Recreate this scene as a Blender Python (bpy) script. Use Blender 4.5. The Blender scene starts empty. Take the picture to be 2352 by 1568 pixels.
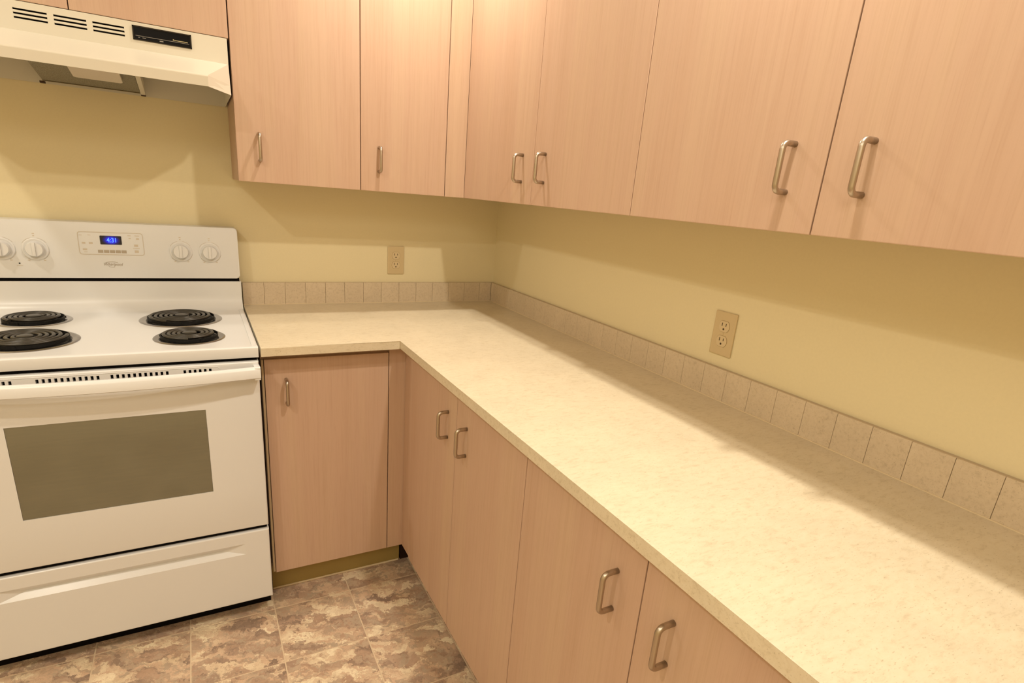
import bpy, bmesh, math, random
from mathutils import Vector, Matrix
random.seed(7)
scene = bpy.context.scene
COL = scene.collection

# ------------------------------------------------------------------ camera
cam_d = bpy.data.cameras.new('camera'); cam = bpy.data.objects.new('camera', cam_d); COL.objects.link(cam)
CP = Vector((-1.19819, -2.35860, 1.38481))
yaw, pitch, roll = CAMROT = (0.51813, -0.31350, 0.08240)
def cam_axes(yaw, pitch, roll):
    f = Vector((math.sin(yaw)*math.cos(pitch), math.cos(yaw)*math.cos(pitch), math.sin(pitch)))
    r = Vector((math.cos(yaw), -math.sin(yaw), 0)); u = r.cross(f)
    c, s = math.cos(roll), math.sin(roll)
    return c*r + s*u, -s*r + c*u, f
r_, u_, f_ = cam_axes(*CAMROT)
cam.matrix_world = Matrix(((r_.x, u_.x, -f_.x, CP.x), (r_.y, u_.y, -f_.y, CP.y), (r_.z, u_.z, -f_.z, CP.z), (0, 0, 0, 1)))
cam_d.sensor_width = 36.0; cam_d.lens = 1301.06*36/2352
cam_d.shift_x = (1176-1177.3)/2352; cam_d.shift_y = (871.72-784)/2352
cam_d.clip_start = 0.02
scene.camera = cam

# ------------------------------------------------------------------ world, lights, exposure
world = bpy.data.worlds.new('world'); scene.world = world; world.use_nodes = True
bg = world.node_tree.nodes['Background']; bg.inputs[0].default_value = (1.0, 0.82, 0.58, 1); bg.inputs[1].default_value = 0.0
LIGHT = (1.0, 0.905, 0.76)
def downlight(x, y, power, size=0.075, z=2.425):
    l = bpy.data.lights.new('ceiling_lamp', 'AREA'); l.shape = 'DISK'; l.size = size; l.energy = power; l.color = LIGHT
    o = bpy.data.objects.new('ceiling_lamp', l); o.location = (x, y, z); COL.objects.link(o)
FILL = bpy.data.lights.new('fill_light', 'AREA'); FILL.shape = 'RECTANGLE'; FILL.size = 1.6; FILL.size_y = 1.2; FILL.energy = 38; FILL.color = LIGHT
fo = bpy.data.objects.new('fill_light', FILL); fo.location = (-2.0, -3.2, 2.40); COL.objects.link(fo)  # unseen soft lamp added to brighten the walls and lower doors
downlight(-0.57, -0.55, 15.5)
downlight(-0.47, -1.76, 25)
downlight(-2.25, -0.62, 12)
downlight(-2.15, -1.95, 18)
vs = scene.view_settings
vs.view_transform = 'Standard'; vs.look = 'None'; vs.gamma = 1.0; vs.use_curve_mapping = False; vs.exposure = -0.60

# ------------------------------------------------------------------ materials
class NT:
    def __init__(s, name):
        s.m = bpy.data.materials.new(name); s.m.use_nodes = True; s.t = s.m.node_tree
        s.b = s.t.nodes['Principled BSDF']
    def n(s, typ, **kw):
        nd = s.t.nodes.new(typ)
        for k, v in kw.items():
            if hasattr(nd, k): setattr(nd, k, v)
            else: nd.inputs[k.replace('_', ' ')].default_value = v
        return nd
    def l(s, a, b): s.t.links.new(a, b)
    def ramp(s, fac, stops, interp='LINEAR'):
        r = s.n('ShaderNodeValToRGB'); cr = r.color_ramp; cr.interpolation = interp
        while len(cr.elements) < len(stops): cr.elements.new(0.5)
        for e, (p, c) in zip(cr.elements, stops): e.position = p; e.color = (*c, 1) if len(c) == 3 else c
        s.l(fac, r.inputs[0]); return r.outputs[0]
    def coords(s, scale=(1, 1, 1), rnd=True, rot=(0, 0, 0)):
        g = s.n('ShaderNodeTexCoord'); mp = s.n('ShaderNodeMapping')
        mp.inputs['Scale'].default_value = scale; mp.inputs['Rotation'].default_value = rot
        s.l(g.outputs['Object'], mp.inputs['Vector'])
        if rnd:
            oi = s.n('ShaderNodeObjectInfo'); mu = s.n('ShaderNodeMath', operation='MULTIPLY'); mu.inputs[1].default_value = 37.0
            s.l(oi.outputs['Random'], mu.inputs[0])
            cx = s.n('ShaderNodeCombineXYZ')
            for i in range(3): s.l(mu.outputs[0], cx.inputs[i])
            s.l(cx.outputs[0], mp.inputs['Location'])
        return mp.outputs[0]
    def noise(s, vec, scale, detail=4, rough=.5, dist=0):
        nz = s.n('ShaderNodeTexNoise'); nz.inputs['Scale'].default_value = scale; nz.inputs['Detail'].default_value = detail
        nz.inputs['Roughness'].default_value = rough; nz.inputs['Distortion'].default_value = dist
        s.l(vec, nz.inputs['Vector']); return nz.outputs[0]
    def mix(s, fac, a, b, blend='MIX'):
        m = s.n('ShaderNodeMix', data_type='RGBA', blend_type=blend)
        for sock, v in ((m.inputs[0], fac), (m.inputs[6], a), (m.inputs[7], b)):
            if hasattr(v, 'links') or hasattr(v, 'is_linked'): s.l(v, sock)
            elif isinstance(v, (int, float)): sock.default_value = v
            else: sock.default_value = (*v, 1)
        return m.outputs[2]
    def bump(s, h, strength=.2, dist=.001):
        b = s.n('ShaderNodeBump'); b.inputs['Strength'].default_value = strength; b.inputs['Distance'].default_value = dist
        s.l(h, b.inputs['Height']); s.l(b.outputs[0], s.b.inputs['Normal'])

def simple(name, col, rough=.5, metal=0., spec=.5, emit=None, es=0):
    m = NT(name); m.b.inputs['Base Color'].default_value = (*col, 1); m.b.inputs['Roughness'].default_value = rough
    m.b.inputs['Metallic'].default_value = metal; m.b.inputs['Specular IOR Level'].default_value = spec
    if emit: m.b.inputs['Emission Color'].default_value = (*emit, 1); m.b.inputs['Emission Strength'].default_value = es
    return m.m
def scaled(c, k): return tuple(x*k for x in c)

def mat_wood():
    m = NT('maple_laminate'); base = (0.555, 0.380, 0.276)
    v = m.coords((1, 1, .022)); a = m.noise(v, 110, 5, .6)
    v2 = m.coords((1, 1, .05)); b = m.noise(v2, 9, 3, .55, .6)
    v3 = m.coords((1, 1, .03)); c = m.noise(v3, 420, 2, .5)
    c1 = m.ramp(b, [(.30, (0.535, .358, .252)), (.5, base), (.72, (.575, .408, .286))])
    c2 = m.ramp(a, [(.32, (.955, .94, .92)), (.5, (1, 1, 1)), (.70, (1.02, 1.02, 1.02))])
    c3 = m.ramp(c, [(.30, (.93, .91, .89)), (.5, (1, 1, 1))])
    x = m.mix(1.0, c1, c2, 'MULTIPLY'); x = m.mix(.6, x, c3, 'MULTIPLY')
    m.l(x, m.b.inputs['Base Color']); m.b.inputs['Roughness'].default_value = .48; m.b.inputs['Specular IOR Level'].default_value = .35
    m.bump(a, .04, .0005); return m.m
def mat_laminate(name, base, dark, light, streak=(1, .45, 1), contrast=1.0, rough=.42):
    m = NT(name)
    v = m.coords(streak); f = m.noise(v, 360, 3, .7); g = m.noise(v, 120, 4, .65, .4); h = m.noise(m.coords((1, 1, 1)), 9, 3, .5)
    c1 = m.ramp(h, [(.35, scaled(base, .965)), (.65, scaled(base, 1.03))])
    c2 = m.ramp(g, [(.30, tuple(1-(1-d/b_)*.38*contrast for d, b_ in zip(dark, base))), (.46, (1, 1, 1)), (.75, tuple(1+(l/b_-1)*.4 for l, b_ in zip(light, base)))])
    c3 = m.ramp(f, [(.27, tuple(1-(1-d/b_)*contrast for d, b_ in zip(dark, base))), (.40, (1, 1, 1)), (.7, (1, 1, 1)), (.8, tuple(l/b_ for l, b_ in zip(light, base)))])
    x = m.mix(1, c1, c2, 'MULTIPLY'); x = m.mix(1, x, c3, 'MULTIPLY')
    m.l(x, m.b.inputs['Base Color']); m.b.inputs['Roughness'].default_value = rough; m.b.inputs['Specular IOR Level'].default_value = .4
    m.bump(f, .08, .0004); return m.m
def mat_floor():
    m = NT('slate_vinyl')
    v = m.coords((1, 1.0, 1), True, (0, 0, .35))
    w = m.noise(v, 7, 4, .6, 0.0); wv = m.n('ShaderNodeTexNoise'); wv.inputs['Scale'].default_value = 13; wv.inputs['Detail'].default_value = 6; wv.inputs['Roughness'].default_value = .68
    m.l(v, wv.inputs['Vector'])
    sub = m.n('ShaderNodeVectorMath', operation='SUBTRACT'); m.l(wv.outputs['Color'], sub.inputs[0]); sub.inputs[1].default_value = (.5, .5, .5)
    sc = m.n('ShaderNodeVectorMath', operation='SCALE'); m.l(sub.outputs[0], sc.inputs[0]); sc.inputs['Scale'].default_value = .16
    ad = m.n('ShaderNodeVectorMath', operation='ADD'); m.l(v, ad.inputs[0]); m.l(sc.outputs[0], ad.inputs[1])
    st = m.n('ShaderNodeVectorMath', operation='MULTIPLY'); m.l(ad.outputs[0], st.inputs[0]); st.inputs[1].default_value = (.58, 1.55, 1)
    vo = m.n('ShaderNodeTexVoronoi'); vo.inputs['Scale'].default_value = 19; m.l(st.outputs[0], vo.inputs['Vector'])
    sep = m.n('ShaderNodeSeparateColor'); m.l(vo.outputs['Color'], sep.inputs[0])
    vb = m.n('ShaderNodeTexVoronoi'); vb.inputs['Scale'].default_value = 41; m.l(st.outputs[0], vb.inputs['Vector'])
    sepb = m.n('ShaderNodeSeparateColor'); m.l(vb.outputs['Color'], sepb.inputs[0])
    mixf = m.n('ShaderNodeMath', operation='MULTIPLY_ADD'); m.l(sepb.outputs[0], mixf.inputs[0]); mixf.inputs[1].default_value = .30
    sm = m.n('ShaderNodeMath', operation='MULTIPLY'); m.l(sep.outputs[0], sm.inputs[0]); sm.inputs[1].default_value = .55; m.l(sm.outputs[0], mixf.inputs[2])
    big = m.noise(v, 5, 3, .55, 1.2); bm_ = m.n('ShaderNodeMath', operation='MULTIPLY_ADD'); m.l(big, bm_.inputs[0]); bm_.inputs[1].default_value = .55; m.l(mixf.outputs[0], bm_.inputs[2])
    ofs = m.n('ShaderNodeMath', operation='SUBTRACT'); m.l(bm_.outputs[0], ofs.inputs[0]); ofs.inputs[1].default_value = .20
    c = m.ramp(ofs.outputs[0], [(.08, (.24, .17, .125)), (.24, (.34, .24, .175)), (.36, (.46, .31, .215)), (.48, (.44, .345, .25)), (.60, (.60, .42, .29)), (.72, (.68, .54, .375)), (.86, (.82, .70, .50))])
    fine = m.noise(st.outputs[0], 60, 5, .65, .8); c2 = m.ramp(fine, [(.3, (.78, .76, .74)), (.5, (1, 1, 1)), (.72, (1.10, 1.10, 1.08))])
    x = m.mix(1, c, c2, 'MULTIPLY')
    m.l(x, m.b.inputs['Base Color']); m.b.inputs['Roughness'].default_value = .40; m.b.inputs['Specular IOR Level'].default_value = .35
    m.bump(fine, .35, .0012); return m.m
def mat_wall(name, col):
    m = NT(name); v = m.coords((1, 1, 1), False); a = m.noise(v, 160, 3, .55)
    m.l(m.ramp(a, [(.3, scaled(col, .985)), (.7, scaled(col, 1.01))]), m.b.inputs['Base Color'])
    m.b.inputs['Roughness'].default_value = .62; m.b.inputs['Specular IOR Level'].default_value = .25; m.bump(a, .12, .0008); return m.m
def mat_metal(name, col, rough):
    m = NT(name); v = m.coords((1, 1, .05)); a = m.noise(v, 900, 2)
    m.l(m.ramp(a, [(.3, scaled(col, .92)), (.7, scaled(col, 1.04))]), m.b.inputs['Base Color'])
    m.b.inputs['Metallic'].default_value = 1.0; m.b.inputs['Roughness'].default_value = rough; return m.m
def mat_glass_door():
    m = NT('oven_glass'); v = m.coords((.4, 1, 6)); a = m.noise(v, 30, 3)
    m.l(m.ramp(a, [(.3, (.124, .122, .078)), (.7, (.132, .129, .081))]), m.b.inputs['Base Color'])
    m.b.inputs['Roughness'].default_value = .12; m.b.inputs['IOR'].default_value = 2.1; return m.m
def mat_filter():
    m = NT('filter_mesh'); v = m.coords((1, 1, 1)); a = m.noise(v, 500, 3, .7)
    m.l(m.ramp(a, [(.35, (.17, .16, .12)), (.65, (.42, .40, .32))]), m.b.inputs['Base Color'])
    m.b.inputs['Metallic'].default_value = .5; m.b.inputs['Roughness'].default_value = .6; m.bump(a, .6, .002); return m.m
def mat_display():
    m = NT('display_backlight'); g = m.n('ShaderNodeTexCoord'); mp = m.n('ShaderNodeMapping')
    mp.inputs['Scale'].default_value = (40, 1, 60)
    m.l(g.outputs['Object'], mp.inputs['Vector']); gr = m.n('ShaderNodeTexGradient', gradient_type='SPHERICAL'); m.l(mp.outputs[0], gr.inputs[0])
    c = m.ramp(gr.outputs['Fac'], [(.0, (0.0, 0.0, 0.004)), (.25, (0, 0.0, .10)), (.7, (0.004, .012, .75))])
    m.b.inputs['Base Color'].default_value = (.004, .004, .006, 1); m.b.inputs['Roughness'].default_value = .2
    m.l(c, m.b.inputs['Emission Color']); m.b.inputs['Emission Strength'].default_value = 2.2; return m.m

WOOD = mat_wood()
WALL = mat_wall('cream_wall_paint', (0.79, 0.70, 0.46))
CEIL = mat_wall('ceiling_paint', (0.80, 0.76, 0.64))
COUNTER = mat_laminate('speckled_counter_laminate', (.69, .605, .445), (.46, .38, .25), (.76, .70, .56), (.38, 1, 1))
SPLASH = mat_laminate('speckled_splash_laminate', (.64, .53, .385), (.40, .32, .215), (.74, .64, .49), (1, 1, 1), 1.0, .5)
FLOORM = mat_floor()
GROUT = mat_wall('vinyl_grout', (.66, .52, .36))
TOE = mat_wall('toe_kick_vinyl', (.36, .265, .09))
EDGE = simple('cabinet_edge_tape', (.47, .36, .22), .6)
WHITE = simple('white_enamel', (.735, .745, .75), .28, 0, .5)
WHITE2 = simple('white_plastic', (.735, .74, .74), .35, 0, .5)
HOODW = simple('almond_enamel', (.68, .645, .545), .35, 0, .4)
BLACK = simple('plinth_and_gap_shade', (.004, .003, .003), .8, 0, .1)  # black of the plinth, also painted shade in gaps and behind slots
DARKGAP = simple('dark_gap', (.03, .02, .015), .7)
BLKP = simple('black_panel', (.003, .003, .004), .3, 0, .12)
GREY = simple('grey_print', (.42, .36, .28), .5)
LGREY = simple('light_grey_print', (.60, .53, .43), .5)
COIL = simple('burner_coil_metal', (.048, .044, .037), .32, .35)
COILD = simple('burner_support_black', (.004, .004, .004), .5, 0, .2)
CHROME = mat_metal('chrome_pan', (.47, .46, .47), .25)
PANIN = simple('pan_inside', (.012, .011, .010), .35, .2)
NICKEL = mat_metal('brushed_nickel', (.50, .43, .35), .34)
ALMOND = simple('almond_plastic', (.62, .49, .28), .4)
ALMOND2 = simple('almond_receptacle', (.66, .53, .32), .35)
SLOT = simple('outlet_slot', (.05, .03, .01), .6)
GLASS = mat_glass_door()
FILTER = mat_filter()
LENS = simple('lamp_lens', (.70, .64, .55), .45)
DISPLAY = mat_display()
DIGIT = simple('display_digits', (.05, .1, .4), .4, 0, .5, (.12, .40, 1.0), 1.6)
CAULK = simple('caulk', (.74, .62, .42), .5)

# ------------------------------------------------------------------ builders
WL = {}
def wloc(o): return WL.get(o.name, Vector((0, 0, 0)))
def thing(name, loc, label, cat, group=None):
    o = bpy.data.objects.new(name, None); COL.objects.link(o); o.location = loc; o.empty_display_size = .05
    o['label'] = label; o['category'] = cat
    if group: o['group'] = group
    WL[o.name] = Vector(loc); return o
def finish(name, bm, mat, parent=None, origin=None, label=None, smooth=None, rotz=0):
    """bm is in world coordinates; origin = world position of the object's own origin"""
    if origin is None:
        cs = [v.co for v in bm.verts]
        lo = Vector([min(c[i] for c in cs) for i in range(3)]); hi = Vector([max(c[i] for c in cs) for i in range(3)])
        origin = (lo+hi)/2; origin.z = lo.z
    origin = Vector(origin)
    bmesh.ops.translate(bm, verts=bm.verts, vec=-origin)
    bmesh.ops.recalc_face_normals(bm, faces=bm.faces)
    me = bpy.data.meshes.new(name); bm.to_mesh(me); bm.free()
    me.materials.append(mat)
    if smooth is not None:
        for p in me.polygons: p.use_smooth = True
        try: me.set_sharp_from_angle(angle=math.radians(smooth))
        except Exception: pass
    return place(name, me, parent, origin, label)
def place(name, me, parent, origin, label=None, rotz=0):
    o = bpy.data.objects.new(name, me); COL.objects.link(o)
    if parent: o.parent = parent; o.location = Vector(origin)-wloc(parent)
    else: o.location = origin
    o.rotation_euler.z = rotz
    WL[o.name] = Vector(origin)
    if label: o['label'] = label
    return o
def bx(bm, x0, x1, y0, y1, z0, z1, bev=0, seg=2):
    x0, x1 = sorted((x0, x1)); y0, y1 = sorted((y0, y1)); z0, z1 = sorted((z0, z1))
    t = bmesh.new()
    bmesh.ops.create_cube(t, size=1, matrix=Matrix.Translation(((x0+x1)/2, (y0+y1)/2, (z0+z1)/2)) @ Matrix.Diagonal((x1-x0, y1-y0, z1-z0, 1)))
    if bev: bmesh.ops.bevel(t, geom=t.edges[:], offset=bev, segments=seg, profile=.6, affect='EDGES')
    me = bpy.data.meshes.new('t'); t.to_mesh(me); t.free(); bm.from_mesh(me); bpy.data.meshes.remove(me)
    return bm
def box(*a, **k): return bx(bmesh.new(), *a, **k)
def tube(bm, pts, r, n=10, rx=None):
    """sweep a round (or flattened, rx = half width across the sweep plane) section along pts"""
    pts = [Vector(p) for p in pts]; rings = []
    t0 = (pts[1]-pts[0]).normalized(); up = Vector((0, 0, 1)) if abs(t0.z) < .9 else Vector((1, 0, 0))
    nrm = (up - t0*up.dot(t0)).normalized()
    for i, p in enumerate(pts):
        t = ((pts[min(i+1, len(pts)-1)]-p).normalized() + (p-pts[max(i-1, 0)]).normalized()).normalized()
        nrm = (nrm - t*nrm.dot(t)).normalized(); b = t.cross(nrm)
        rings.append([bm.verts.new(p + nrm*math.cos(a)*r + b*math.sin(a)*(rx or r)) for a in [2*math.pi*k/n for k in range(n)]])
    for A, B in zip(rings, rings[1:]):
        for k in range(n): bm.faces.new((A[k], A[(k+1) % n], B[(k+1) % n], B[k]))
    bm.faces.new(rings[0][::-1]); bm.faces.new(rings[-1])
    return bm
def lathe(bm, prof, M, n=40):
    """prof = [(radius, height)], M maps local z-axis revolve into world"""
    rings = []
    for r, h in prof:
        if r < 1e-6: rings.append([bm.verts.new(M @ Vector((0, 0, h)))])
        else: rings.append([bm.verts.new(M @ Vector((r*math.cos(2*math.pi*k/n), r*math.sin(2*math.pi*k/n), h))) for k in range(n)])
    for A, B in zip(rings, rings[1:]):
        for k in range(n):
            k2 = (k+1) % n
            f = [A[0] if len(A) == 1 else A[k]]
            if len(A) > 1: f.append(A[k2])
            if len(B) > 1: f += [B[k2], B[k]]
            else: f.append(B[0])
            if len(set(f)) > 2: bm.faces.new(f)
    return bm
def plate(x0, x1, z0, z1, yf, th, holes=(), bev=0):
    """upright plate facing -y with real rectangular holes through it"""
    bm = bmesh.new()
    xs = sorted(set([x0, x1]+[h[0] for h in holes]+[h[1] for h in holes])); zs = sorted(set([z0, z1]+[h[2] for h in holes]+[h[3] for h in holes]))
    V = {(i, j): bm.verts.new((x, yf, z)) for i, x in enumerate(xs) for j, z in enumerate(zs)}
    for i in range(len(xs)-1):
        for j in range(len(zs)-1):
            cx, cz = (xs[i]+xs[i+1])/2, (zs[j]+zs[j+1])/2
            if any(h[0] < cx < h[1] and h[2] < cz < h[3] for h in holes): continue
            bm.faces.new((V[i, j], V[i+1, j], V[i+1, j+1], V[i, j+1]))
    for v in [v for v in bm.verts if not v.link_faces]: bm.verts.remove(v)
    ext = bmesh.ops.extrude_face_region(bm, geom=bm.faces[:])
    bmesh.ops.translate(bm, verts=[g for g in ext['geom'] if isinstance(g, bmesh.types.BMVert)], vec=(0, th, 0))
    if bev:
        e = []
        for ed in bm.edges:
            a, b = ed.verts[0].co, ed.verts[1].co
            if abs(a.y-yf) < 1e-6 and abs(b.y-yf) < 1e-6 and ((abs(a.x-x0) < 1e-6 and abs(b.x-x0) < 1e-6) or (abs(a.x-x1) < 1e-6 and abs(b.x-x1) < 1e-6) or (abs(a.z-z0) < 1e-6 and abs(b.z-z0) < 1e-6) or (abs(a.z-z1) < 1e-6 and abs(b.z-z1) < 1e-6)): e.append(ed)
        bmesh.ops.bevel(bm, geom=e, offset=bev, segments=3, profile=.5, affect='EDGES')
    return bm
def prism(bm, poly, z0, z1):
    a = [bm.verts.new((x, y, z0)) for x, y in poly]; b = [bm.verts.new((x, y, z1)) for x, y in poly]
    bm.faces.new(a[::-1]); bm.faces.new(b)
    for i in range(len(poly)): j = (i+1) % len(poly); bm.faces.new((a[i], a[j], b[j], b[i]))
    return bm
def text(body, size, loc, mat, name, parent, shear=0, extrude=.0002, align='CENTER', sx=1.0, off=0.0, label=None):
    cu = bpy.data.curves.new('txt', 'FONT'); cu.body = body; cu.size = size; cu.shear = shear; cu.extrude = extrude; cu.align_x = align; cu.align_y = 'CENTER'; cu.offset = off
    o = bpy.data.objects.new('txt', cu); COL.objects.link(o); bpy.context.view_layer.update()
    me = bpy.data.meshes.new_from_object(o.evaluated_get(bpy.context.evaluated_depsgraph_get()))
    bpy.data.objects.remove(o); bpy.data.curves.remove(cu)
    me.transform(Matrix.Rotation(math.pi/2, 4, 'X') @ Matrix.Diagonal((sx, 1, 1, 1))); me.materials.clear(); me.materials.append(mat)
    me.name = name
    return place(name, me, parent, loc, label)
def struct(o): o['kind'] = 'structure'; return o

# ------------------------------------------------------------------ setting
XL, YF, ZC = -3.3, -3.9, 2.44
struct(finish('wall_back', box(XL-.1, .1, 0, .1, 0, ZC), WALL, origin=(0, 0, 0)))
struct(finish('wall_right', box(0, .1, YF, 0, 0, ZC), WALL, origin=(0, 0, 0)))
struct(finish('wall_left', box(XL-.1, XL, YF, 0, 0, ZC), WALL, origin=(0, 0, 0)))
struct(finish('wall_front', box(XL-.1, .1, YF-.1, YF, 0, ZC), WALL, origin=(0, 0, 0)))
struct(finish('ceiling', box(XL-.1, .1, YF-.1, .1, ZC, ZC+.1), CEIL, origin=(0, 0, ZC)))
floor = struct(finish('floor', box(XL-.1, .1, YF-.1, .1, -.1, -.0008), GROUT, origin=(0, 0, 0)))
TS, TX, TY = .2481, -.8163, -.6401
g = .0018
tile_me = None
for i in range(-2, 9):
    for j in range(-1, 8):
        x1 = TX-(i-1)*TS; x0 = x1-TS; y1 = TY-(j-1)*TS; y0 = y1-TS      # cells of the vinyl's tile grid
        if x0 < -3.25: continue
        if tile_me is None:
            b = bmesh.new(); h = TS/2-g
            bx(b, -h, h, -h, h, -.0035, 0, .0009, 2); tile_me = bpy.data.meshes.new('tile'); b.to_mesh(tile_me); b.free(); tile_me.materials.append(FLOORM)
        place('tile', tile_me, floor, ((x0+x1)/2, (y0+y1)/2, 0))

# ------------------------------------------------------------------ handles, doors
HR, HC, HP = .0051, .0385, .0300
def handle_mesh():
    bm = bmesh.new(); R = .011; pts = [(0, 0.0, HC)]
    for k in range(7): a = math.pi/2*k/6; pts.append((0, -(HP-R+R*math.sin(a)), HC-R+R*math.cos(a)))
    pts2 = [(p[0], p[1], -p[2]) for p in pts[::-1]]
    tube(bm, pts+pts2, HR, 12)
    bmesh.ops.recalc_face_normals(bm, faces=bm.faces)
    me = bpy.data.meshes.new('handle'); bm.to_mesh(me); bm.free(); me.materials.append(NICKEL)
    for p in me.polygons: p.use_smooth = True
    return me
HANDLE = handle_mesh()
DT = .018
def door(parent, run, a, b, z0, z1, face, hpos, hz):
    """run 'back': door spans x a..b at y=face; run 'right': spans y a..b at x=face"""
    g = .0013; a, b = min(a, b)+g, max(a, b)-g
    if run == 'back':
        bm = box(a, b, face, face+DT, z0, z1, bev=.0012)
    else:
        bm = box(face, face+DT, a, b, z0, z1, bev=.0012)
    d = finish('door', bm, WOOD, parent)
    if hpos is not None:
        place('handle', HANDLE, d, (hpos, face, hz) if run == 'back' else (face, hpos, hz), None, 0 if run == 'back' else -math.pi/2)
    return d
UZ0, UZ1, UF = 1.361, 2.125, -.300
BZ0, BZ1 = .110, .861
UH, BH = 1.465, .7575
def wall_cab(label, run, a, b, doors, z0=UZ0, z1=UZ1, group=None, filler=None, face=UF):
    a, b = min(a, b), max(a, b); f = face+DT+.0012
    t = thing('wall_cabinet', ((a+b)/2, -.15, z0) if run == 'back' else (-.15, (a+b)/2, z0), label, 'cabinet', group)
    e = .0006
    bm = box(a+e, b-e, f, -.001, z0+.001, z1) if run == 'back' else box(f, -.001, a+e, b-e, z0+.001, z1)
    finish('carcass', bm, WOOD, t)
    for (p, q, h) in doors: door(t, run, p, q, z0, z1, face, h, UH)
    if filler: finish('filler_panel', box(*filler, bev=.0006), WOOD, t)
    return t
wall_cab('short two-door maple laminate cabinet above the range hood', 'back', -1.824, -1.067, [(-1.824, -1.4405, None), (-1.4405, -1.0675, None)], z0=1.752, face=-.306)
wall_cab('single-door maple wall cabinet right beside the hood, handle at its lower left', 'back', -1.0665, -.686, [(-1.0665, -.686, -1.001)])
wall_cab('narrow single-door maple wall cabinet with filler strip in the corner of the back wall', 'back', -.686, -.001, [(-.686, -.378, -.6235)], filler=(-.3767, -.3003, UF, UF+DT, UZ0, UZ1))
wall_cab('two-door maple wall cabinet on the right wall next to the corner, its handles close together', 'right', -.3008, -1.271, [(-.2996, -.8015, -.7345), (-.8005, -1.271, -.8675)], group=None)
wall_cab('two-door maple wall cabinet on the right wall above the right outlet, largest handles in view', 'right', -1.271, -2.205, [(-1.271, -1.738, -1.6745), (-1.738, -2.205, -1.8085)])
wall_cab('maple wall cabinet at the near end of the right wall, beyond the frame edge', 'right', -2.205, -3.10, [(-2.205, -2.65, -2.585), (-2.65, -3.10, -2.715)])

BF, RF = -.594, -.615
def base_cab(label, run, a, b, doors, carc, toe, fillers=(), strip=False):
    t = thing('base_cabinet', ((a+b)/2, -.3, 0) if run == 'back' else (-.3, (a+b)/2, 0), label, 'cabinet')
    finish('carcass', box(*carc), WOOD, t)
    finish('toe_kick', box(*toe), TOE, t, label='dark olive toe kick')
    for (p, q, h) in doors: door(t, run, p, q, BZ0, BZ1, BF if run == 'back' else RF, h, BH)
    if strip: finish('edge_strip', box(-1.0573, -1.0513, BF+.001, -.5757, BZ0+.004, BZ1), EDGE, t, label='olive edge strip beside the range')
    for fb in fillers: finish('filler_panel', box(*fb, bev=.0006), WOOD, t)
    return t
base_cab('single-door maple base cabinet beside the range under the short counter arm', 'back', -1.0575, -.002, [(-1.0505, -.668, -.990)],
         (-1.0575, -.5985, -.5755, -.002, BZ0+.002, .8852), (-1.0575, -.6010, -.531, -.515, 0, BZ0+.002),
         [(-.6667, -.5975, BF, BF+DT, BZ0, .8800)], True)
base_cab('two-door maple base cabinet in the inner corner of the long counter arm', 'right', -.576, -1.428, [(-.678, -1.048, -.990), (-1.048, -1.428, -1.118)],
         (-.5965, -.002, -1.4275, -.5765, BZ0+.002, .8852), (-.532, -.515, -1.4275, -.620, 0, BZ0+.002),
         [(-.6155+.004, -.5975, -.6765, -.5955, BZ0, .8800)])
base_cab('two-door maple base cabinet at the near end of the long counter, bottom of photo', 'right', -1.428, -2.195, [(-1.428, -1.812, -1.7488), (-1.812, -2.195, -1.8827)],
         (-.5965, -.002, -2.1945, -1.4285, BZ0+.002, .8852), (-.532, -.515, -2.1945, -1.4285, 0, BZ0+.002))
base_cab('maple base cabinet below the frame edge at the near end of the counter', 'right', -2.195, -3.09, [(-2.195, -2.64, -2.575), (-2.64, -3.09, -2.705)],
         (-.5965, -.002, -3.09, -2.1955, BZ0+.002, .8852), (-.532, -.515, -3.09, -2.1955, 0, BZ0+.002))

cab0 = [o for o in COL.objects if o.get('label', '').startswith('two-door maple base cabinet in the inner')][0]
finish('corner_shade', box(-.5965, -.5335, -.5315, -.517, 0, .1115), simple('corner_shade_brown', (.030, .014, .010), .7, 0, .1), cab0, label='dark block painted as shade in the gap where the toe kicks meet')  # solid brown block, its colour imitates the shade of the open corner
# ------------------------------------------------------------------ countertop with tiled splash
CT = thing('countertop', (-.35, -.5, .8860), 'L-shaped speckled cream laminate countertop with tiled backsplash', 'countertop')
CD, CYE, CZ0, CZ1 = -.6455, -3.10, .8860, .9128
bm = prism(bmesh.new(), [(-1.0600, -.0012), (-1.0600, CD), (CD, CD), (CD, CYE), (-.0012, CYE), (-.0012, -.0012)], CZ0, CZ1)
ed = [e for e in bm.edges if abs(e.verts[0].co.z-CZ1) < 1e-6 and abs(e.verts[1].co.z-CZ1) < 1e-6 and all(v.co.x < -.01 and v.co.y < -.01 for v in e.verts)]
bmesh.ops.bevel(bm, geom=ed, offset=.0022, segments=3, profile=.5, affect='EDGES')
finish('worktop', bm, COUNTER, CT, origin=(-.35, -.5, CZ0))
ST, SZ1 = .019, .9962
bm = bmesh.new(); bx(bm, -1.0595, -.0012, -.0148, -.0012, CZ1, SZ1-.001); bx(bm, -.0148, -.0012, CYE, -.0149, CZ1, SZ1-.001)
SP = finish('backsplash', bm, simple('splash_joint', (.53, .43, .30), .7), CT)
P = .0756
xs = [-.9094+k*P for k in range(-2, 12)]; xs = [-1.0595]+[x for x in xs if -1.055 < x < -.03]+[-.0192]
jw = .0004
for a, b in zip(xs, xs[1:]): finish('tile', box(a+jw, b-jw, -ST, -.0145, CZ1+.0002, SZ1, bev=.0006, seg=1), SPLASH, SP)
ys = [-1.3281-k*P for k in range(-18, 24)]; ys = [-.0195]+[y for y in ys if CYE+.02 < y < -.03]+[CYE]
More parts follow.
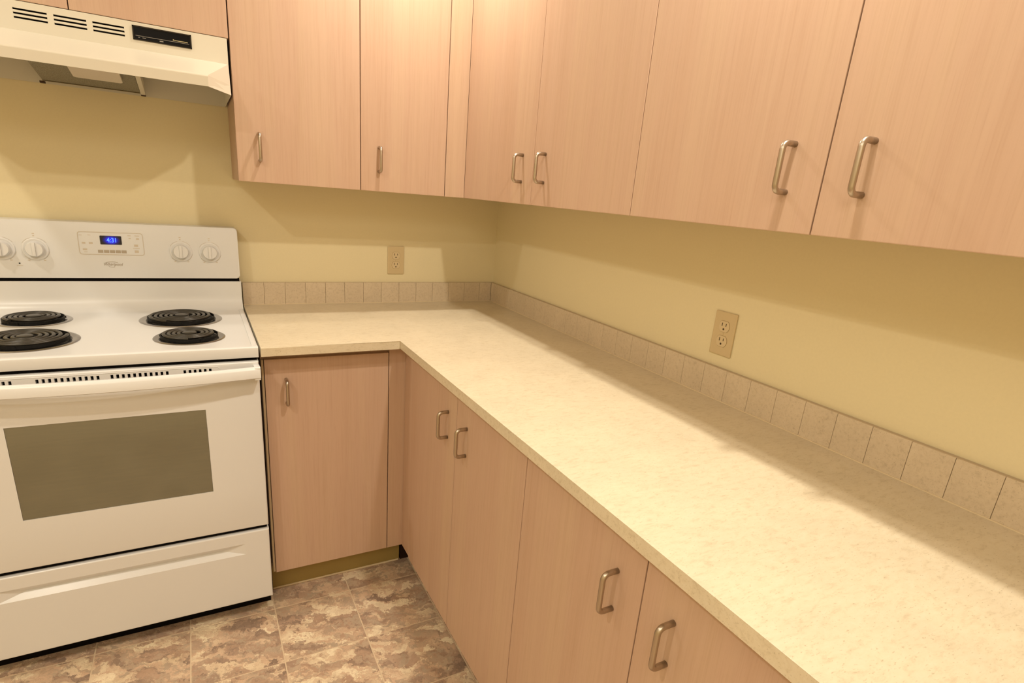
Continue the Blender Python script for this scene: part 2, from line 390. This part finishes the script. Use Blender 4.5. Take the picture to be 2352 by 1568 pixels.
for a, b in zip(ys, ys[1:]): finish('tile', box(-ST, -.0145, b+jw, a-jw, CZ1+.0002, SZ1, bev=.0006, seg=1), SPLASH, SP)
bm = bmesh.new(); bx(bm, -1.0592, -.0195, -.0212, -.0190, CZ1, CZ1+.0018); bx(bm, -.0212, -.0190, CYE, -.0212, CZ1, CZ1+.0018)
finish('caulk_bead', bm, CAULK, CT)
tr = finish('trim_1', box(-1.0575, -.6045, -.5345, -.5312, 0, .006, bev=.001), CAULK, origin=(-.8, -.533, 0)); struct(tr)

# ------------------------------------------------------------------ wall outlets
def rounded(cx, cz, w, h, rr, n=6):
    pts = []
    for sx, sz, a0 in ((1, 1, 0), (-1, 1, 90), (-1, -1, 180), (1, -1, 270)):
        for k in range(n+1):
            a = math.radians(a0+90*k/n); pts.append((cx+sx*(w/2-rr)+rr*math.cos(a), cz+sz*(h/2-rr)+rr*math.sin(a)))
    return pts
def slab_xz(bm, pts, y0, y1):
    a = [bm.verts.new((x, y0, z)) for x, z in pts]; b = [bm.verts.new((x, y1, z)) for x, z in pts]
    bm.faces.new(a); bm.faces.new(b[::-1])
    for i in range(len(pts)): j = (i+1) % len(pts); bm.faces.new((a[i], b[i], b[j], a[j]))
    return bm
def outlet(label, loc, rotz):
    t = thing('wall_outlet', loc, label, 'outlet'); t.rotation_euler.z = rotz; WL[t.name] = Vector((0, 0, 0))
    bm = box(-.035, .035, -.0052, -.0002, -.0572, .0572, bev=.0022)
    finish('cover_plate', bm, ALMOND, t, origin=(0, 0, 0))
    for s in (1, -1):
        pts = []
        for k in range(28):
            a = 2*math.pi*k/28; x, z = .0172*math.cos(a), .0172*math.sin(a); pts.append((x, s*.0195+max(-.0142, min(.0142, z))))
        # thin brown ring painted as the shadow joint around the receptacle, then its raised face
        r = finish('receptacle', slab_xz(bmesh.new(), pts, -.0064, -.0045), ALMOND2, t, origin=(0, 0, 0))
        WL[r.name] = Vector((0, 0, 0))
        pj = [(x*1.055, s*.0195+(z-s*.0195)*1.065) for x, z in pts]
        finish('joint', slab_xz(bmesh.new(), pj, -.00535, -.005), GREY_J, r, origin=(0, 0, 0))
        b = bmesh.new(); bx(b, -.0078, -.0056, -.0067, -.0060, s*.0195+.0005, s*.0195+.0092); bx(b, .0050, .0071, -.0067, -.0060, s*.0195+.0012, s*.0195+.0084)
        slab_xz(b, [(.0028*math.cos(a)-.0004, s*.0195-.0070+.0028*math.sin(a)) for a in [2*math.pi*k/12 for k in range(12)]], -.0067, -.0060)
        finish('slots', b, SLOT, r, origin=(0, 0, 0))
    b = lathe(bmesh.new(), [(0, .0010), (.0022, .0008), (.0028, 0)], Matrix.Translation((0, -.0052, 0)) @ Matrix.Rotation(math.pi/2, 4, 'X'), 12)
    finish('screw', b, ALMOND, t, origin=(0, 0, 0))
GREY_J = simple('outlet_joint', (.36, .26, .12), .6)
outlet('almond duplex outlet on the back wall, left of the corner', (-.4665, 0, 1.0875), 0)
outlet('almond duplex outlet on the right wall over the long counter', (0, -1.355, 1.084), -math.pi/2)

# ------------------------------------------------------------------ electric range
RX0, RX1, RC = -1.8165, -1.0665, -1.4415
R = thing('electric_range', (RC, -.33, 0), 'white freestanding coil-burner electric range against the back wall', 'range')
DY = -.650
finish('body', box(RX0+.001, RX1-.001, -.618, -.03, .0705, .874), WHITE, R)
bm = bmesh.new(); bx(bm, RX0+.004, RX1-.004, -.588, -.05, .0, .0700); finish('plinth', bm, BLACK, R, label='black recessed plinth')
finish('gap_shade_strip', box(RX0+.004, RX1-.004, -.632, -.60, .8735, .8845), BLACK, R, label='black strip painted as shade in the gap under the cooktop')  # shade between door and cooktop put in as a black box
# cooktop: swept profile (y,z) with rolled front edge, flat deck, cove up into the riser
CZ = .914
prof = [(-.600, .8845), (-.6400, .8845), (-.6445, .8855), (-.6455, .8875), (-.6455, .9115), (-.6448, .9140), (-.6425, .9158), (-.6390, .9163), (-.626, .9158), (-.612, CZ), (-.130, CZ)]
for k in range(1, 9):
    a = math.pi/2*k/8; prof.append((-.130+.048*math.sin(a), CZ+.048*(1-math.cos(a))))
prof += [(-.082, 1.011), (-.030, 1.011), (-.030, .8845)]
bm = bmesh.new()
L = [bm.verts.new((RX0, y, z)) for y, z in prof]; Rr = [bm.verts.new((RX1, y, z)) for y, z in prof]
for i in range(len(prof)): j = (i+1) % len(prof); bm.faces.new((L[i], L[j], Rr[j], Rr[i]))
bm.faces.new(L[::-1]); bm.faces.new(Rr)
for x0, x1 in ((RX0, RX0+.016), (RX1-.016, RX1)):                       # raised bead along both sides
    c = (x0+x1)/2; q = [bm.verts.new((c+dx, -.628, CZ+dz)) for dx, dz in ((-.008, -.001), (-.0075, .0018), (-.004, .0030), (.004, .0030), (.0065, .0015), (.010 if x0 == RX0 else .008, -.001))]
    q2 = [bm.verts.new((v.co.x, -.112, v.co.z)) for v in q]
    for i in range(5): bm.faces.new((q[i], q[i+1], q2[i+1], q2[i]))
    bm.faces.new(q[::-1]); bm.faces.new(q2)
finish('cooktop', bm, WHITE, R, smooth=30)
# backguard
bm = slab_xz(bmesh.new(), rounded(RC, (1.0225+1.1975)/2, RX1-RX0-.004, 1.1975-1.0225, .010), -.086, -.012)
for v in bm.verts: 
    if v.co.z > 1.1 and v.co.y < -.05: v.co.y += .010
ed = [e for e in bm.edges if e.verts[0].co.y < -.05 and e.verts[1].co.y < -.05]
bmesh.ops.bevel(bm, geom=ed, offset=.004, segments=3, profile=.5, affect='EDGES')
BG = finish('backguard', bm, WHITE, R, smooth=40)
finish('backguard_gap_shade', box(RX0+.004, RX1-.005, -.078, -.02, 1.0105, 1.0235), BLACK, R, label='black strip painted as shade in the slot under the control panel')  # darkness below the backguard panel painted as a solid bar
def face_y(z): return -.086+.010*max(0, min(1, (z-1.0325)/(1.1875-1.0325)))
# control pad: raised rounded outline, display, pads, lettering
PC, PZ, PW, PH = -1.4405, 1.1330, .176, .0715
fy = face_y(PZ)
tilt = math.atan2(.010, .155)
def on_guard(o):
    o.rotation_euler.x = -tilt
    return o
def gx(bm):                              # shear flat guard parts to the guard's lean
    for v in bm.verts: v.co.y += (face_y(v.co.z)-0)
    return bm
pts = rounded(PC, PZ, PW, PH, .008, 5); pin = rounded(PC, PZ, PW-.0030, PH-.0030, .0066, 5)
bm = bmesh.new(); n = len(pts)
A = [bm.verts.new((x, -.0011, z)) for x, z in pts]; B = [bm.verts.new((x, -.0011, z)) for x, z in pin]
A0 = [bm.verts.new((x, .001, z)) for x, z in pts]; B0 = [bm.verts.new((x, .001, z)) for x, z in pin]
for i in range(n):
    j = (i+1) % n
    for q in ((A[i], A[j], B[j], B[i]), (A[i], A0[i], A0[j], A[j]), (B[i], B[j], B0[j], B0[i])): bm.faces.new(q)
CPAN = finish('control_panel', gx(bm), LGREY, R, label='thin grey outline of the clock and timer pad')
DX, DZ = -1.4415, 1.1440
bm = slab_xz(bmesh.new(), rounded(DX, DZ, .058, .0275, .002, 3), -.0013, .001)
D = finish('display', gx(bm), DISPLAY, R, origin=(DX+.001, face_y(DZ), DZ), label='lit blue clock display')
text('4:31', .0205, (DX+.003, face_y(DZ)-.0017, DZ-.0002), DIGIT, 'digits', D, sx=.80, off=.0002, label='glowing light blue clock digits')
for k in range(5):
    x = -1.4795+k*.0158
    finish('button', gx(box(x, x+.0138, -.0008, .001, 1.1035, 1.1125, bev=.0002, seg=1)), GREY, R)
marks = [(-1.5206, 1.1577, .008, .0016), (-1.498, 1.1585, .008, .0016), (-1.5146, 1.1337, .009, .005), (-1.4958, 1.1338, .010, .005), (-1.5130, 1.1135, .011, .005), (-1.5120, 1.1055, .009, .0015),
         (-1.3905, 1.1600, .009, .0018), (-1.3690, 1.1600, .013, .0018), (-1.3895, 1.1510, .006, .003), (-1.3680, 1.1505, .008, .005), (-1.3740, 1.1285, .011, .007), (-1.3740, 1.1195, .018, .0016), (-1.3740, 1.1095, .011, .008)]
bm = bmesh.new()
for x, z, w, h in marks: bx(bm, x-w/2, x+w/2, -.0005, .001, z-h/2, z+h/2)
finish('pad_print', gx(bm), LGREY, R)['kind'] = 'stuff'
text('Whirlpool', .0125, (-1.4440, face_y(1.066)-.0004, 1.0665), GREY, 'logo_lettering', R, shear=.25, off=.0001)
bm = bmesh.new(); tube(bm, [(-1.4440+.021*math.cos(a)-.002, face_y(1.066)-.0002, 1.0672+.0080*math.sin(a)) for a in [math.radians(40+k*9) for k in range(14)]], .0005, 6)
tube(bm, [(-1.4440+.011*math.cos(a)-.001, face_y(1.06)-.0002, 1.0630+.0058*math.sin(a)) for a in [math.radians(190+k*10) for k in range(12)]], .0005, 6)
finish('logo_ring', bm, GREY, R)
bm = slab_xz(bmesh.new(), [(-1.6823+.0022*math.cos(a), 1.0670+.0022*math.sin(a)) for a in [2*math.pi*k/12 for k in range(12)]], -.0006, .001)
finish('indicator_light', gx(bm), BLKP, R)
finish('indicator_print', gx(box(-1.6900, -1.6745, -.0003, .001, 1.0600, 1.0612)), LGREY, R)
for kx, kz in ((-1.7200, 1.1100), (-1.6385, 1.1105), (-1.2465, 1.1125), (-1.1590, 1.1115)):
    M = Matrix.Translation((kx, face_y(kz), kz)) @ Matrix.Rotation(math.pi/2-tilt, 4, 'X')
    b = lathe(bmesh.new(), [(.0335, -.001), (.0335, .0022), (.0318, .0034), (.0290, .0036), (.0275, .0026), (.0240, .0026), (.0236, .004), (.0222, .0185), (.0208, .0205), (0, .0205)], M, 44)
    K = finish('knob', b, WHITE2, R, smooth=40)
    b = bmesh.new(); bx(b, -.0042, .0042, -.0205, .0205, .018, .0255, bev=.002)
    for v in b.verts: v.co = M @ v.co
    finish('grip', b, WHITE2, K, smooth=40)
    b = bmesh.new(); rr = .0352
    for a0, a1 in ((35, 78), (-62, -12), (105, 150), (215, 245)):
        tube(b, [M @ Vector((rr*math.cos(math.radians(a0+(a1-a0)*q/8)), rr*math.sin(math.radians(a0+(a1-a0)*q/8)), .0001)) for q in range(9)], .00045, 5)
    for a in (-60, -120):
        p = Vector((.039*math.cos(math.radians(a)), .039*math.sin(math.radians(a)), 0)); t_ = bmesh.new(); bx(t_, p.x-.0028, p.x+.0028, p.y-.0012, p.y+.0012, -.0005, .0003)
        for v in t_.verts: v.co = M @ v.co
        me = bpy.data.meshes.new('t'); t_.to_mesh(me); b.from_mesh(me)
    for dy_, w in ((.0405, .0045), (.0470, .0060)):
        t_ = bmesh.new(); bx(t_, -w/2, w/2, dy_-.0013, dy_+.0013, -.0005, .0003)
        for v in t_.verts: v.co = M @ v.co
        me = bpy.data.meshes.new('t'); t_.to_mesh(me); b.from_mesh(me)
    finish('dial_print', b, LGREY, R)['kind'] = 'stuff'
# burners
def burner(cx, cy, big, ang):
    pr = .1185 if big else .0935; cr = .0945 if big else .0735
    T = Matrix.Translation((cx, cy, CZ))
    pan = finish('drip_pan', lathe(bmesh.new(), [(pr, -.001), (pr, .0012), (pr-.003, .0030), (pr-.008, .0032), (pr-.013, .0022), (pr-.018, .0008), (pr*.72, .0006), (.02, .0004), (0, .0004)], T, 56), CHROME, R, smooth=50)
    finish('bowl', lathe(bmesh.new(), [(pr-.019, .0011), (pr*.7, .0010), (0, .0010)], T, 40), PANIN, pan, label='dark inside of the drip pan')
    b = bmesh.new(); turns = 4.6 if big else 3.6; r0 = .0235; N = int(turns*40); pts = []
    for k in range(N+1):
        t = k/N; a = ang+t*turns*2*math.pi; r = r0+(cr-.005-r0)*t; pts.append((cx+r*math.cos(a), cy+r*math.sin(a), CZ+.0130))
    tube(b, pts, .0036, 8, .0050)
    pe = pts[0]; tube(b, [pe, (cx+.017*math.cos(ang-.2), cy+.017*math.sin(ang-.2), CZ+.011), (cx+.02*math.cos(ang-.4), cy+.02*math.sin(ang-.4), CZ+.007)], .0042, 8)
    coil = finish('heating_coil', b, COIL, R, smooth=60)
    finish('medallion', lathe(bmesh.new(), [(.0185, .008), (.0185, .0155), (.0170, .0165), (0, .0165)], T, 24), COIL, coil, smooth=40)
    b = bmesh.new()
    for k in range(3):
        a = ang+2*math.pi*k/3; d = Vector((math.cos(a), math.sin(a), 0)); n_ = Vector((-d.y, d.x, 0)); q = []
        for s, h0, h1 in ((.010, .003, .0095), (cr+.004, .0032, .0095)):
            for w in (-.0012, .0012):
                for hh in (h0, h1): q.append(b.verts.new(Vector((cx, cy, CZ+hh))+d*s+n_*w))
        for f in ((0, 1, 3, 2), (4, 6, 7, 5), (0, 4, 5, 1), (2, 3, 7, 6), (1, 5, 7, 3), (0, 2, 6, 4)): b.faces.new([q[i] for i in f])
    lathe(b, [(cr-.001, .003), (cr+.0012, .003), (cr+.0012, .0115), (cr-.001, .0115), (cr-.001, .003)], T, 56)
    finish('support', b, COILD, coil)
burner(-1.2600, -.2480, True, 0.5)
burner(-1.2370, -.4930, False, 0.9)
burner(-1.6460, -.2120, False, 0.2)
burner(-1.6190, -.4650, True, 2.6)
# oven door with real vent slots and window opening
DZ0, DZ1 = .3348, .8745
def slots(x0, n, pitch=.01233, w=.0062): return [(x0+k*pitch, x0+k*pitch+w) for k in range(n)]
SL = slots(-1.5745, 11)+slots(-1.4215, 11)+slots(-1.2570, 6)+slots(-1.6880, 6)
WX0, WX1, WZ0, WZ1 = -1.6530, -1.2127, .4805, .7420
holes = [(a, b, .8500, .8620) for a, b in SL]+[(WX0, WX1, WZ0, WZ1)]
DOOR = finish('oven_door', plate(RX0+.001, RX1-.0015, DZ0, DZ1, DY, .030, holes, bev=.004), WHITE, R, smooth=40)
finish('vent_backing', box(RX0+.05, RX1-.05, DY+.010, DY+.029, .846, .866), BLACK, DOOR, label='black backing painted as shade behind the door vent slots')  # black sheet gives the slots their shaded depth
finish('window_pane', box(WX0+.0004, WX1-.0004, DY+.0014, DY+.012, WZ0+.0004, WZ1-.0004), GLASS, DOOR, label='tinted glass oven window')
bm = bmesh.new(); tube(bm, [(-1.72, DY-.0003, .8672), (-1.18, DY-.0003, .8672), (-1.1715, DY-.0003, .8640), (-1.1690, DY-.0003, .860)], .0009, 6)
finish('vent_moulding', bm, WHITE, DOOR)
# bowed handle band
bm = bmesh.new(); N = 28; secs = []
for k in range(N+1):
    t = k/N; x = RX0+.0005+(RX1-RX0-.001)*t; bow = 1-(2*t-1)**2
    yo = -.690-.022*bow; zc = .8560-.0015*bow
    yi = yo+.016+.0*bow
    sec = [(yi, .8350-.002*bow), (yo+.004, .8350-.002*bow), (yo, .8375-.002*bow), (yo+.001, .8600-.002*bow), (yo+.005, .8665-.002*bow), (yo+.010, .8680-.002*bow), (yi, .8670-.002*bow)]
    secs.append([bm.verts.new((x, y, z)) for y, z in sec])
for A_, B_ in zip(secs, secs[1:]):
    for i in range(len(A_)): j = (i+1) % len(A_); bm.faces.new((A_[i], A_[j], B_[j], B_[i]))
bm.faces.new(secs[0][::-1]); bm.faces.new(secs[-1])
for x0, x1 in ((RX0+.0005, RX0+.016), (RX1-.0165, RX1-.0005)): bx(bm, x0, x1, -.6885, DY-.0002, .8300, .8665, bev=.002)
finish('handle', bm, WHITE, DOOR, smooth=45)
# storage drawer with moulded finger groove
finish('drawer_gap_shade', box(RX0+.004, RX1-.006, -.636, -.612, .3170, .3375), BLACK, R, label='black strip painted as shade in the gap above the storage drawer')  # black filler imitates shade between oven door and drawer
Z0, Z1 = .0640, .3203
bm = bmesh.new(); X0, X1 = RX0+.001, RX1-.0015
gl, gr_ = -1.7450, -1.1390; zt, zb, zm = .2805, .2430, .2600; dep = .017
f = DY
V = lambda x, y, z: bm.verts.new((x, y, z))
o = [V(X0, f, Z0), V(X1, f, Z0), V(X1, f, Z1), V(X0, f, Z1)]
i4 = [V(gl, f, zb), V(gr_, f, zb), V(gr_, f, zt), V(gl, f, zt)]
p = V(gl+.066, f+dep, zm); q = V(gr_-.066, f+dep, zm)
for k in range(4): j = (k+1) % 4; bm.faces.new((o[k], o[j], i4[j], i4[k]))
bm.faces.new((i4[3], i4[2], q, p)); bm.faces.new((i4[0], p, q, i4[1])); bm.faces.new((i4[0], i4[3], p)); bm.faces.new((i4[1], q, i4[2]))
bk = [V(X0, f+.03, Z0), V(X1, f+.03, Z0), V(X1, f+.03, Z1), V(X0, f+.03, Z1)]
for k in range(4): j = (k+1) % 4; bm.faces.new((o[j], o[k], bk[k], bk[j]))
bm.faces.new(bk)
oe = [e for e in bm.edges if e.verts[0] in o and e.verts[1] in o]
bmesh.ops.bevel(bm, geom=oe, offset=.004, segments=3, profile=.5, affect='EDGES')
finish('storage_drawer', bm, WHITE, R)

# ------------------------------------------------------------------ range hood
HX0, HX1 = -1.8210, -1.0728
H = thing('range_hood', ((HX0+HX1)/2, -.2, 1.593), 'almond under-cabinet range hood hanging over the electric range', 'range hood')
HT, HCZ, LZ1, LZ0 = 1.7505, 1.6840, 1.6260, 1.5985
hs = []
for a, b in ((-1.5560, -1.4877), (-1.4745, -1.4055), (-1.3925, -1.3225)):
    for zc in (1.7310, 1.7215, 1.7120): hs.append((a, b, zc-.0022+.001, zc+.0022+.001))
CPX = (-1.3040, -1.1640, 1.7075, 1.7425)
finish('front_panel', plate(HX0, HX1, HCZ, HT, -.306, .004, hs+[CPX]), HOODW, H)
finish('grille_backing', box(-1.565, -1.315, -.3005, -.290, 1.705, 1.740), BLACK, H, label='black backing painted as shade behind the door vent slots')  # painted black in place of the unlit inside of the hood
# shell: sloped canopy, lip, chamfered corners; wall thickness by offset copies
bm = bmesh.new(); th = .0015
xl, xr = HX0, HX1
top = [(xl, -.002, HCZ), (xl, -.304, HCZ), (xl+.034, -.306, HCZ), (xr-.034, -.306, HCZ), (xr, -.304, HCZ), (xr, -.002, HCZ)]
lip = [(xl, -.002, LZ1), (xl, -.324, LZ1), (xl+.062, -.470, LZ1), (xr-.062, -.470, LZ1), (xr, -.324, LZ1), (xr, -.002, LZ1)]
bot = [(xl, -.002, LZ0-.004), (xl, -.338, LZ0), (xl+.062, -.470, LZ0), (xr-.062, -.470, LZ0), (xr, -.338, LZ0), (xr, -.002, LZ0-.004)]
T_, L_, B_ = [[bm.verts.new(v) for v in r] for r in (top, lip, bot)]
for i in range(5):
    if i == 3: bm.faces.new((T_[3], T_[4], L_[3])); bm.faces.new((T_[4], L_[4], L_[3]))
    elif i == 1: bm.faces.new((T_[2], T_[1], L_[2])); bm.faces.new((T_[1], L_[1], L_[2]))
    else: bm.faces.new((T_[i], T_[i+1], L_[i+1], L_[i]))
    bm.faces.new((L_[i], L_[i+1], B_[i+1], B_[i]))
bm.faces.new((T_[5], T_[0], L_[0], L_[5])); bm.faces.new((L_[5], L_[0], B_[0], B_[5]))        # back panel
ee = [e for e in bm.edges if set(e.verts) == {L_[2], L_[3]}]
bmesh.ops.bevel(bm, geom=ee, offset=.004, segments=4, profile=.5, affect='EDGES')
bmesh.ops.recalc_face_normals(bm, faces=bm.faces)
bmesh.ops.solidify(bm, geom=bm.faces[:], thickness=th)
CAN = finish('canopy', bm, HOODW, H)
bm = box(HX0, HX1, -.302, -.002, HT-.002, HT); bx(bm, HX0, HX0+.002, -.302, -.002, HCZ, HT-.002); bx(bm, HX1-.002, HX1, -.302, -.002, HCZ, HT-.002)
bx(bm, HX0, HX1, -.3058, -.003, HCZ-.0008, HCZ+.0002)
finish('housing', bm, HOODW, H)
bm = bmesh.new(); bx(bm, CPX[0]+.0005, CPX[1]-.0005, -.3065, -.296, CPX[2]+.0005, CPX[3]-.0005)
HP_ = finish('control_panel', bm, BLKP, H, label='black recessed switch panel')
bm = bmesh.new(); x0, x1, z0, z1 = CPX; fz = -.3085
for a in ((x0, x1, z1-.003, z1), (x0, x1, z0, z0+.002), (x0, x0+.003, z0, z1), (x1-.003, x1, z0, z1)): bx(bm, a[0], a[1], -.3085, -.3055, a[2], a[3])
finish('panel_frame', bm, simple('dark_bezel', (.022, .016, .010), .4, 0, .2), HP_)
bm = box(x0+.006, x1-.006, -.3072, -.3064, z0+.0105, z0+.0115)
bx(bm, x0+.022, x0+.030, -.3072, -.3064, z0+.0065, z0+.0080); bx(bm, x0+.062, x0+.071, -.3072, -.3064, z0+.0050, z0+.0075); bx(bm, x0+.012, x0+.016, -.3072, -.3064, z0+.0065, z0+.0078)
finish('panel_print', bm, simple('silver_print', (.26, .24, .21), .5), HP_)['kind'] = 'stuff'
bm = box(x1-.0455, x1-.0430, -.3072, -.3064, z0+.0135, z0+.0170); bx(bm, x1-.0425, x1-.0130, -.3072, -.3064, z0+.0135, z0+.0155); bx(bm, x1-.0125, x1-.0100, -.3072, -.3064, z0+.0132, z0+.0160)
finish('gold_mark', bm, simple('gold_print', (.36, .31, .17), .5), HP_, label='thin gold mark on the switch panel')['kind'] = 'stuff'
# underside: slanted mesh filter, lamp lens, side bracket, clips
def fz_(y): return 1.6000+(-.035-y)*.16
bm = bmesh.new(); q = []
for x in (-1.5600, -1.3160):
    for y in (-.038, -.300):
        for dz in (0, .008): q.append(bm.verts.new((x, y, fz_(y)+dz)))
for f in ((0, 1, 3, 2), (4, 6, 7, 5), (0, 4, 5, 1), (2, 3, 7, 6), (1, 5, 7, 3), (0, 2, 6, 4)): bm.faces.new([q[i] for i in f])
FL = finish('grease_filter', bm, FILTER, H, label='grey mesh grease filter')
bm = bmesh.new()
for x in (-1.5600, -1.3180):
    pass
bx(bm, -1.5600, -1.3160, -.0405, -.0370, 1.5985, 1.6095)
finish('filter_rail', bm, simple('filter_edge', (.12, .09, .04), .6), FL)
bm = slab_xz(bmesh.new(), rounded(-1.4100, -.235, .118, .165, .010), 0, .009)
for v in bm.verts: v.co = Vector((v.co.x, v.co.z, fz_(v.co.z)-.0105+v.co.y))
finish('lamp_lens', bm, LENS, H, label='frosted plastic lamp cover')
bm = bmesh.new(); q = []
for x in (-1.3145, -1.3020):
    for y in (-.030, -.320):
        for dz in (-.004, .030): q.append(bm.verts.new((x, y, fz_(y)+dz)))
for f in ((0, 1, 3, 2), (4, 6, 7, 5), (0, 4, 5, 1), (2, 3, 7, 6), (1, 5, 7, 3), (0, 2, 6, 4)): bm.faces.new([q[i] for i in f])
finish('filter_bracket', bm, HOODW, H)
for x in (-1.5620, -1.3080): finish('clip', box(x-.0065, x+.0065, -.034, -.022, 1.5925, 1.5985, bev=.001), simple('clip_brown', (.05, .025, .01), .6), H, label='small brown filter clip')
